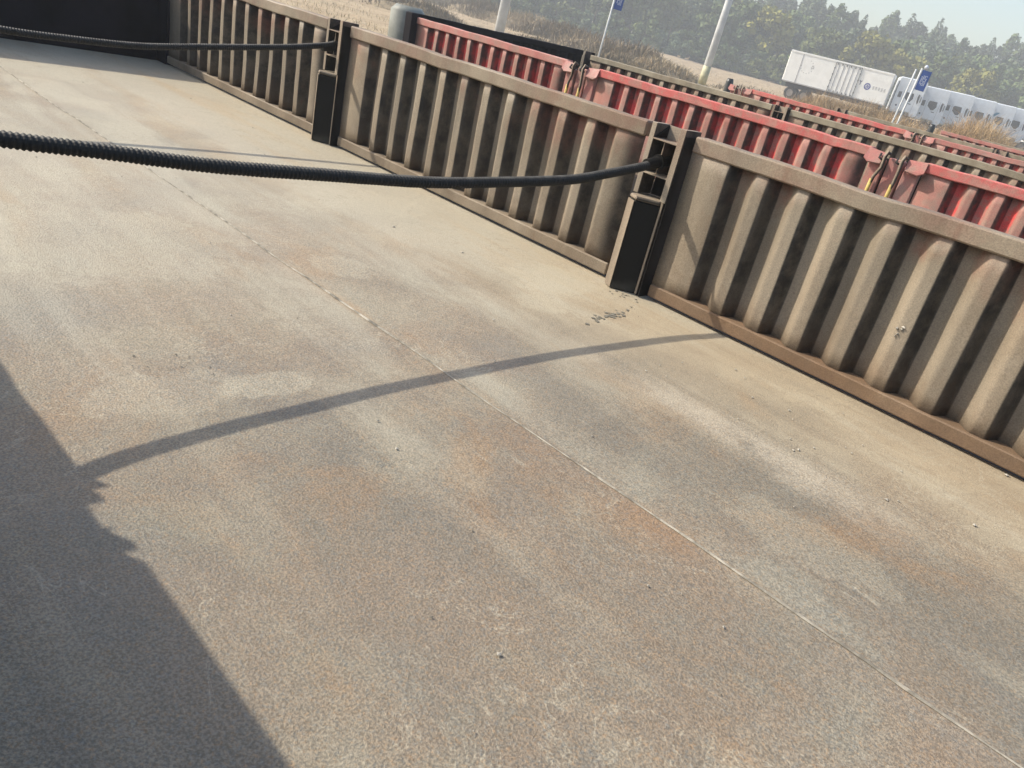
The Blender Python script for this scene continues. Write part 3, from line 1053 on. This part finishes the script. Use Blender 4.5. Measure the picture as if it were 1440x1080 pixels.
ex, ez = 6.95, 2.40
stroke([((6.24, 2.74), (6.33, 2.60)), ((6.42, 2.74), (6.33, 2.60)), ((6.33, 2.60), (6.33, 2.40))], 0.06, 'letter', 'letter_dark', body)
ring = [((ex + 0.22 * math.cos(a), ez + 0.22 * math.sin(a)), (ex + 0.22 * math.cos(a + 0.42), ez + 0.22 * math.sin(a + 0.42))) for a in [k * 0.3927 for k in range(16)]]
stroke(ring, 0.09, 'round_emblem', 'emblem_blue', body)
stroke([((ex - 0.12, ez - 0.10), (ex + 0.02, ez + 0.13)), ((ex + 0.02, ez + 0.13), (ex + 0.11, ez - 0.12)), ((ex - 0.10, ez + 0.02), (ex + 0.13, ez + 0.02)), ((ex - 0.02, ez - 0.14), (ex + 0.06, ez - 0.02))], 0.045, 'emblem_star', 'emblem_blue', body)
for k in range(5):
    gx = 7.38 + k * 0.23
    stroke([((gx, 2.50), (gx + 0.15, 2.50)), ((gx + 0.075, 2.54), (gx + 0.075, 2.30)), ((gx, 2.40), (gx + 0.15, 2.40)), ((gx + 0.01, 2.30), (gx + 0.14, 2.30))], 0.026, 'character', 'emblem_grey', body)
for k in range(11):
    a = R(70 - 25 * k)
    px, pz = 1.72 + 0.52 * math.cos(a), 2.75 + 0.52 * math.sin(a)
    stroke([((px - 0.04, pz), (px + 0.04, pz)), ((px, pz - 0.04), (px, pz + 0.04))], 0.025, 'ring_star', 'emblem_grey', body)
stroke([((2.10, 2.62), (2.10, 2.90)), ((2.10, 2.90), (2.28, 2.84)), ((2.28, 2.84), (2.26, 2.70)), ((2.10, 2.74), (2.26, 2.70))], 0.04, 'letter', 'emblem_grey', body)
MB().box(0.3, BL - 0.3, (y0b + y1b) / 2 - 0.45, (y0b + y1b) / 2 + 0.45, 0.92, BZ0 - 0.004).build('chassis_beam', 'dark_frame', B)
for k, x in enumerate((1.0, 2.2)):
    w = wheel(B, x, -fs * 0.18, 0.49, fs)
    w = wheel(B, x, yb + fs * 0.18, 0.49, -fs)
    MB().tube([(x, -fs * 0.3, 0.49), (x, yb + fs * 0.3, 0.49)], 0.07, 10).build('axle', 'dark_frame', B)
for x in (3.7, 4.3):
    onside(x, x + 0.9, 0.62, 0.70, 0.05, 'side_guard', 'box_white', B)
    onside(x, x + 0.9, 0.90, 0.98, 0.05, 'side_guard', 'box_white', B)
for y in (-fs * 0.5, yb + fs * 0.5):
    MB().box(7.3, 7.45, y - 0.08, y + 0.08, -0.02, 1.0).build('landing_leg', 'dark_frame', B)


# ------------------------------------------------------------------ row of white truck cabs
def make_cab():
    t = thing('truck_cab', 'x', 'truck', (0, 0, 0), group='white truck cabs in a row')
    # local x forward, +y*fs towards the camera; body from z 0.95 to 3.55
    prof = [(0.0, 0.98), (0.0, 3.62), (0.08, 3.72), (2.10, 3.76), (2.24, 3.68), (2.29, 2.80), (2.31, 2.20), (2.32, 1.05), (2.22, 0.90), (1.80, 0.86), (1.66, 1.15), (0.75, 1.15), (0.62, 0.98)]
    b = MB().prism_y(prof, y0b, y1b).build('cab_body', 'cab_white', t, bevel=0.06)

    def flat(poly, th, name, mat, par, off=0.002):
        ya, yc = (off, off + th) if fs > 0 else (-off - th, -off)
        return MB().prism_y(poly, ya, yc).build(name, mat, par)
    flat([(0.30, 2.16), (0.30, 2.58), (0.55, 2.62), (0.57, 2.16)], 0.012, 'quarter_window', 'window_dark', b)
    flat([(0.84, 2.24), (0.82, 2.54), (0.90, 2.66), (1.50, 2.66), (1.56, 2.26), (1.40, 1.98), (1.20, 1.96)], 0.012, 'door_window', 'window_dark', b)
    flat([(1.86, 2.50), (1.90, 2.70), (2.00, 2.68), (2.04, 2.05), (1.98, 1.92), (1.90, 2.15)], 0.014, 'corner_window', 'window_dark', b)
    for x in (0.70, 1.74):
        flat([(x, 1.20), (x, 2.74), (x + 0.022, 2.74), (x + 0.022, 1.20)], 0.006, 'door_seam', 'emblem_grey', b)
    flat([(0.02, 1.16), (0.02, 3.36), (0.07, 3.40), (0.07, 1.16)], 0.02, 'rear_pillar', 'seam_dark', b)
    cp = [(0.47 + 0.075 * math.cos(k * math.pi / 5), 1.52 + 0.075 * math.sin(k * math.pi / 5)) for k in range(10)]
    flat(cp, 0.015, 'fuel_cap', 'window_dark', b)
    flat([(1.30, 1.80), (1.30, 1.86), (1.55, 1.86), (1.55, 1.80)], 0.03, 'door_handle', 'seam_dark', b)
    ym = 0.16 * fs
    MB().box(2.12, 2.18, min(0.05 * fs, ym), max(0.05 * fs, ym), 2.10, 2.56).build('mirror', 'window_dark', b, bevel=0.02)
    MB().tube([(1.9, 0.0, 2.66), (2.06, ym, 2.60)], 0.02, 6).build('mirror_arm', 'seam_dark', b)
    MB().box(2.305, 2.34, y0b + 0.2, y1b - 0.2, 1.25, 1.75).build('grille', 'seam_dark', b)
    wb = MB().raw([(2.285, y0b + 0.12, 3.20), (2.285, y1b - 0.12, 3.20), (2.335, y1b - 0.12, 2.22), (2.335, y0b + 0.12, 2.22),
                   (2.10, y0b + 0.12, 3.20), (2.10, y1b - 0.12, 3.20), (2.20, y1b - 0.12, 2.22), (2.20, y0b + 0.12, 2.22)],
                  [(0, 1, 2, 3), (7, 6, 5, 4), (0, 4, 5, 1), (1, 5, 6, 2), (2, 6, 7, 3), (3, 7, 4, 0)])
    wb.build('windscreen', 'window_dark', b)
    MB().box(-0.15, 2.0, (y0b + y1b) / 2 - 0.42, (y0b + y1b) / 2 + 0.42, 0.60, 0.90).build('chassis_beam', 'dark_frame', t)
    for y, s in ((-fs * 0.17, fs), (yb + fs * 0.17, -fs)):
        wheel(t, 1.18, y, 0.49, s)
    MB().tube([(1.18, -fs * 0.3, 0.49), (1.18, yb + fs * 0.3, 0.49)], 0.07, 8).build('axle', 'dark_frame', t)
    for y in (-fs * 0.5, yb + fs * 0.5):
        MB().box(-0.1, 0.05, y - 0.07, y + 0.07, -0.03, 0.62).build('prop', 'dark_frame', t)
    return t


cab_labels = ['white truck cab right beside the box trailer, half behind the blue sign pole',
              'white truck cab just right of the double pole of the blue sign',
              'third white truck cab from the box trailer, above the low straw heap',
              'fourth white truck cab from the box trailer, above the reeds',
              'white truck cab with a small blue mark on its side',
              'sixth white truck cab from the box trailer, mostly behind tall dry reeds',
              'seventh white truck cab from the box trailer, at the right picture edge',
              'last white truck cab of the row, cut by the right picture edge']
cab0 = make_cab()
cdir = Vector((-0.90, -0.43, 0)).normalized()
cab_az = (-68.75, -70.25, -71.70, -73.00, -74.15, -75.10, -75.95, -76.75)
for i in range(8):
    c = cab0 if i == 0 else copy_tree(cab0)
    # parked in echelon, each one a little farther back
    p = Vector((*polar(cab_az[i], 77.2 + 2.5 * i), 0))
    c.location = (p.x, p.y, gh(p.x, p.y) + 0.04)
    c.rotation_euler = (0, 0, math.atan2(cdir.y, cdir.x))
    c['label'] = cab_labels[i]
    if i == 4:
        ya, yc = (0.002, 0.010) if fs > 0 else (-0.010, -0.002)
        MB().prism_y([(0.25, 2.95), (0.55, 2.75), (0.75, 2.95), (1.05, 3.0), (0.80, 2.70), (0.55, 2.52), (0.45, 2.75)], ya, yc).build('blue_mark', 'cab_blue', c)


# ------------------------------------------------------------------ vegetation
def blades(n, place, hfun, wid, seed, lean=0.5, seg=2):
    rg = np.random.default_rng(seed)
    v, f = [], []
    for i in range(n):
        x, y, z = place(rg)
        h = hfun(rg)
        a = rg.uniform(0, 2 * math.pi)
        la = rg.uniform(0, 2 * math.pi)
        ll = abs(rg.normal(0, lean)) * h
        wx, wy = math.cos(a) * wid * 0.5, math.sin(a) * wid * 0.5
        lx, ly = math.cos(la) * ll, math.sin(la) * ll
        o = len(v)
        v += [(x - wx, y - wy, z), (x + wx, y + wy, z), (x + wx * 0.8 + lx * 0.35, y + wy * 0.8 + ly * 0.35, z + h * 0.6), (x - wx * 0.8 + lx * 0.35, y - wy * 0.8 + ly * 0.35, z + h * 0.6), (x + lx, y + ly, z + h)]
        f += [(o, o + 1, o + 2, o + 3), (o + 3, o + 2, o + 4)]
    me = bpy.data.meshes.new('blades')
    me.from_pydata(v, [], f)
    return me


def field(rg):
    while True:
        az = rg.uniform(-82, -18)
        d = 11 + 95 * rg.uniform(0, 1) ** 1.4
        x, y = polar(az, d)
        if y > -3.5 and x < 7.5:
            continue
        if y > -18.5 and x < 7.2:
            continue
        if nz(x * 0.16, y * 0.16, 1.0) + 0.35 * nz(x * 0.7, y * 0.7, 2.0) < rg.uniform(-0.5, 0.35):
            continue
        return x, y, gh(x, y) - 0.02


g = obj('dry_grass', blades(30000, field, lambda r: r.uniform(0.05, 0.22), 0.025, 3, 0.8), 'straw_pale')
tag(g, 'short dry straw grass covering the open ground behind the trailers', 'grass', kind='stuff')


def heap(az, d, rx, rz, n, mat, label, wid=0.016, lean=0.9, seed=0, group='dry brush heaps', name='brush_heap'):
    x0, y0 = polar(az, d)
    z0 = gh(x0, y0)
    rg = np.random.default_rng(seed + 100)
    lobes = [(rg.uniform(-0.75, 0.75) * rx, rg.uniform(-0.35, 0.35) * rx, rg.uniform(0.55, 1.0)) for _ in range(7)]
    az_r = R(az)
    rx_, ry_ = math.sin(az_r), -math.cos(az_r)     # across the view
    fx_, fy_ = math.cos(az_r), math.sin(az_r)

    def place(r):
        l = lobes[r.integers(len(lobes))]
        a = l[0] + r.normal(0, 0.30) * rx
        b = l[1] + r.normal(0, 0.25) * rx
        hh = max(0.0, 1 - (a / rx) ** 2 * 0.75) * l[2]
        return a * rx_ + b * fx_, a * ry_ + b * fy_, gh(x0 + a * rx_ + b * fx_, y0 + a * ry_ + b * fy_) - z0 - 0.05 + r.uniform(0, 0.72) * rz * hh

    o = obj(name, blades(n, place, lambda r: r.uniform(0.10, 0.36) * rz, wid, seed, lean), mat, loc=(x0, y0, z0))
    # earth core
    v, f = [], []
    k, m = 10, 16
    for i in range(k + 1):
        th = (math.pi / 2) * i / k
        for j in range(m):
            ph = 2 * math.pi * j / m
            rr = 1 + 0.25 * nz(math.cos(ph) * 2 + seed, math.sin(ph) * 2, th * 2)
            a, b = rx * 1.0 * math.cos(th) * math.cos(ph) * rr, rx * 0.55 * math.cos(th) * math.sin(ph) * rr
            v.append((a * rx_ + b * fx_, a * ry_ + b * fy_, rz * 0.60 * math.sin(th) * rr - 0.25))
    for i in range(k):
        for j in range(m):
            f.append((i * m + j, i * m + (j + 1) % m, (i + 1) * m + (j + 1) % m, (i + 1) * m + j))
    MB().raw(v, f).build('core', mat, o, smooth=True)
    return tag(o, label, 'brush', group)


# tall dry reeds in front of the trucks (right)
heap(-65.2, 42, 2.5, 1.8, 8500, 'straw', 'low heap of dry straw reeds in front of the box trailer door', seed=1)
heap(-67.6, 41, 2.2, 2.0, 8500, 'straw', 'dry straw heap under the emblem of the box trailer', seed=2)
heap(-70.0, 38, 2.0, 2.0, 8500, 'straw', 'dry straw heap around the double pole of the blue sign', seed=3)
heap(-72.3, 37, 2.1, 1.85, 8500, 'straw', 'dry straw heap below the middle white truck cabs', seed=4)
heap(-74.3, 36, 1.8, 2.75, 8500, 'straw', 'tall heap of feathery dry reeds at the right edge before the last cabs', seed=5)
heap(-76.0, 31, 1.5, 1.9, 8500, 'straw', 'dry reed clump low at the right picture edge behind the farthest red rail', seed=6)
# greyish brush bank in the middle distance
bank = [(-42.0, 84, 4.0, 1.9), (-44.6, 78, 3.6, 1.7), (-47.2, 70, 3.2, 1.6), (-49.6, 62, 3.0, 1.7), (-52.0, 56, 2.8, 1.7), (-54.4, 50, 2.2, 1.25), (-39.0, 92, 4.5, 2.0), (-35.6, 100, 4.5, 1.7)]
bl = ['greyish brush clump behind the grey light pole', 'brush clump just right of the grey light pole', 'dry brush clump midway between grey pole and small blue sign',
      'dense brown brush clump left of the small blue sign', 'bushy dry clump right behind the small blue sign pole', 'low dark heap of brush and soil left of the banded light pole',
      'far brush clump left of the grey light pole', 'farthest brush clump at the upper left under the frame edge']
for i, (az, d, rx, rz) in enumerate(bank):
    heap(az, d, rx, rz * 1.12, 3600, 'brush_grey' if i % 2 else 'brush_dark', bl[i], wid=0.06, lean=0.8, seed=20 + i, group='brush bank behind the trailers')


mound_spots = [(-33.0, 62, 3.4, 1.5, 'low earth mound with scrub at the upper left behind the brown wall'), (-37.5, 55, 3.0, 1.3, 'scrubby earth mound left of the grey light pole'),
               (-46.0, 46, 2.2, 1.0, 'small scrub mound right of the grey light pole foot'), (-50.8, 45, 2.4, 1.35, 'brown scrub mound at the foot of the small blue sign'),
               (-53.2, 43, 1.7, 1.2, 'dark scrub mound right of the small blue sign'), (-60.5, 60, 2.6, 0.8, 'low scrub mound left of the box trailer')]
for i, (az, d, rx, rz, lab) in enumerate(mound_spots):
    heap(az, d, rx, rz, 3200, 'brush_dark', lab, wid=0.05, lean=0.9, seed=60 + i, group='scrub mounds behind the trailers')


# trees
def crown_mesh(kind, seed, n):
    rg = np.random.default_rng(seed)
    if kind == 'poplar':
        cl = []
        for i in range(64):
            t = rg.uniform(0.10, 1.0) ** 0.85
            r = 1.85 * math.sqrt(max(0.02, 1 - (1.75 * t - 0.78) ** 2))
            a = rg.uniform(0, 6.28)
            q = math.sqrt(rg.uniform(0, 1)) * r
            cl.append((q * math.cos(a), q * math.sin(a), 1.2 + t * 10.6 + rg.normal(0, 0.3), rg.uniform(0.22, 0.62), 2.1))
        H = 12.0
    elif kind == 'broad':
        cl = []
        for i in range(52):
            d = rg.normal(size=3)
            d /= np.linalg.norm(d)
            q = rg.uniform(0.45, 1.0)
            cl.append((d[0] * 2.6 * q, d[1] * 2.6 * q, 3.9 + d[2] * 2.9 * q, rg.uniform(0.5, 1.0), 0.85))
        H = 7.0
    else:  # bush
        cl = []
        for i in range(40):
            a = rg.uniform(0, 6.28)
            q = math.sqrt(rg.uniform(0, 1)) * 2.6
            cl.append((q * math.cos(a), q * math.sin(a), rg.uniform(0.5, 3.6) * (1 - (q / 3.4) ** 2), rg.uniform(0.45, 0.85), 0.8))
        H = 4.0
    cl = np.array(cl)
    idx = rg.integers(len(cl), size=n)
    c = cl[idx]
    d = rg.normal(size=(n, 3))
    d /= np.linalg.norm(d, axis=1)[:, None]
    rad = rg.uniform(0.55, 1.0, n) * c[:, 3]
    p = c[:, :3] + d * rad[:, None] * np.stack([np.ones(n), np.ones(n), c[:, 4]], 1)
    p[:, 2] = np.maximum(p[:, 2], 0.15)
    nrm = d + rg.normal(size=(n, 3)) * 0.7
    nrm /= np.linalg.norm(nrm, axis=1)[:, None]
    up = rg.normal(size=(n, 3))
    s = np.cross(nrm, up)
    s /= np.linalg.norm(s, axis=1)[:, None]
    u = np.cross(nrm, s)
    sz = rg.uniform(0.10, 0.24, n)[:, None]
    V = np.stack([p - s * sz - u * sz * 0.6, p + s * sz - u * sz * 0.4, p + s * sz * 0.7 + u * sz, p - s * sz * 0.6 + u * sz * 0.8], 1).reshape(-1, 3)
    F = np.arange(4 * n).reshape(-1, 4)
    me = bpy.data.meshes.new('crown')
    me.from_pydata(V.tolist(), [], F.tolist())
    return me, cl, H


def trunk_mesh(cl, H, seed, r=0.16):
    rg = random.Random(seed)
    m = MB()
    top = H * 0.86
    m.tube([(0, 0, -0.3), (rg.uniform(-.1, .1), rg.uniform(-.1, .1), top * 0.35), (rg.uniform(-.2, .2), rg.uniform(-.2, .2), top * 0.7), (0, 0, top)], [r * 1.3, r, r * 0.6, r * 0.15], 8)
    for k in range(9):
        c = cl[rg.randrange(len(cl))]
        z = max(0.4, min(top * 0.8, c[2] - 1.0))
        m.tube([(0, 0, z * 0.8), (c[0] * 0.5, c[1] * 0.5, (z * 0.8 + c[2]) / 2), (c[0], c[1], c[2])], [r * 0.45, r * 0.28, r * 0.08], 5)
    return m.mesh('trunk')


protos = {}


def proto(kind, mat, seed, n):
    key = (kind, mat, seed)
    if key not in protos:
        cm, cl, H = crown_mesh(kind, seed, n)
        cm.materials.append(M[mat])
        tm = trunk_mesh(cl, H, seed)
        tm.materials.append(M['bark'])
        protos[key] = (cm, tm)
    return protos[key]


def tree(name, kind, mat, seed, az, d, s, label, group, n=3400, sz=1.0):
    cm, tm = proto(kind, mat, seed, n)
    x, y = polar(az, d)
    t = thing(name, label, 'tree', (x, y, gh(x, y) - 0.05), (0, 0, rnd.uniform(0, 6.28)), group)
    t.scale = (s, s, s * sz)
    obj('crown', cm, None, t)
    obj('trunk', tm, None, t)
    return t


# skyline poplars: two staggered rows
k = 0
for row, (d0, s0) in enumerate(((168, 1.05), (182, 1.10), (152, 0.90))):
    az = -83.0 + row * 0.35
    while az < -36:
        k += 1
        d = d0 + rnd.uniform(-3, 3)
        dens = 1.0 + 0.10 * math.sin(az * 0.9 + row)
        tree('poplar_tree', 'poplar', 'leaf_blue' if k % 4 else 'leaf_green', k % 4, az, d, s0 * dens * rnd.uniform(0.90, 1.06),
             'slender grey-green poplar in the hazy wood along the skyline', 'skyline poplars', sz=rnd.uniform(0.92, 1.06))
        az += rnd.uniform(0.45, 0.75)
# front edge of the wood
az = -82.0
while az < -37:
    k += 1
    d = 134 + rnd.uniform(-8, 8)
    s = rnd.uniform(1.10, 1.45)
    mat = ('leaf_green', 'leaf_green', 'leaf_olive', 'leaf_green', 'leaf_blue')[k % 5]
    tree('broadleaf_tree', 'broad', mat, k % 3, az, d, s, 'rounded broadleaf tree in the front edge of the green wood', 'front edge of the wood')
    az += rnd.uniform(0.7, 1.15)
for az, d, s, lab in ((-66.7, 124, 1.36, 'yellow-leaved tree above the right half of the box trailer'), (-68.9, 123, 1.18, 'yellow-green tree just left of the blue sign'),
                      (-60.2, 128, 1.40, 'tall yellowing tree between the banded light pole and the box trailer'), (-72.9, 122, 1.2, 'yellow tree at the wood edge right of the blue sign'),
                      (-63.6, 126, 1.25, 'olive-yellow tree behind the box trailer side door')):
    tree('yellow_tree', 'broad', 'leaf_yellow' if 'olive' not in lab else 'leaf_olive', 7, az, d, s, lab, None)
az = -82.5
while az < -38:
    k += 1
    tree('shrub', 'bush', ('leaf_green', 'leaf_blue', 'leaf_green', 'leaf_olive')[k % 4], 11 + k % 2, az, 121 + rnd.uniform(-4, 4), rnd.uniform(0.8, 1.15),
         'dense green shrub at the foot of the wood', 'shrubs at the foot of the wood', n=2600)
    az += rnd.uniform(0.9, 1.5)

# ------------------------------------------------------------------ haze
hz = MB().box(-30, 165, -200, 40, -2.6, 21.0)
hm = bpy.data.materials.new('haze')
hm.use_nodes = True
ht = hm.node_tree
ht.nodes.clear()
ho = ht.nodes.new('ShaderNodeOutputMaterial')
pv = ht.nodes.new('ShaderNodeVolumePrincipled')
pv.inputs['Color'].default_value = (0.93, 0.96, 1.0, 1)
pv.inputs['Density'].default_value = 0.0028
pv.inputs['Anisotropy'].default_value = 0.0
ht.links.new(pv.outputs[0], ho.inputs['Volume'])
M['haze'] = hm
tag(hz.build('haze', 'haze'), 'thin pale autumn haze in the air over the site', 'haze', kind='stuff')
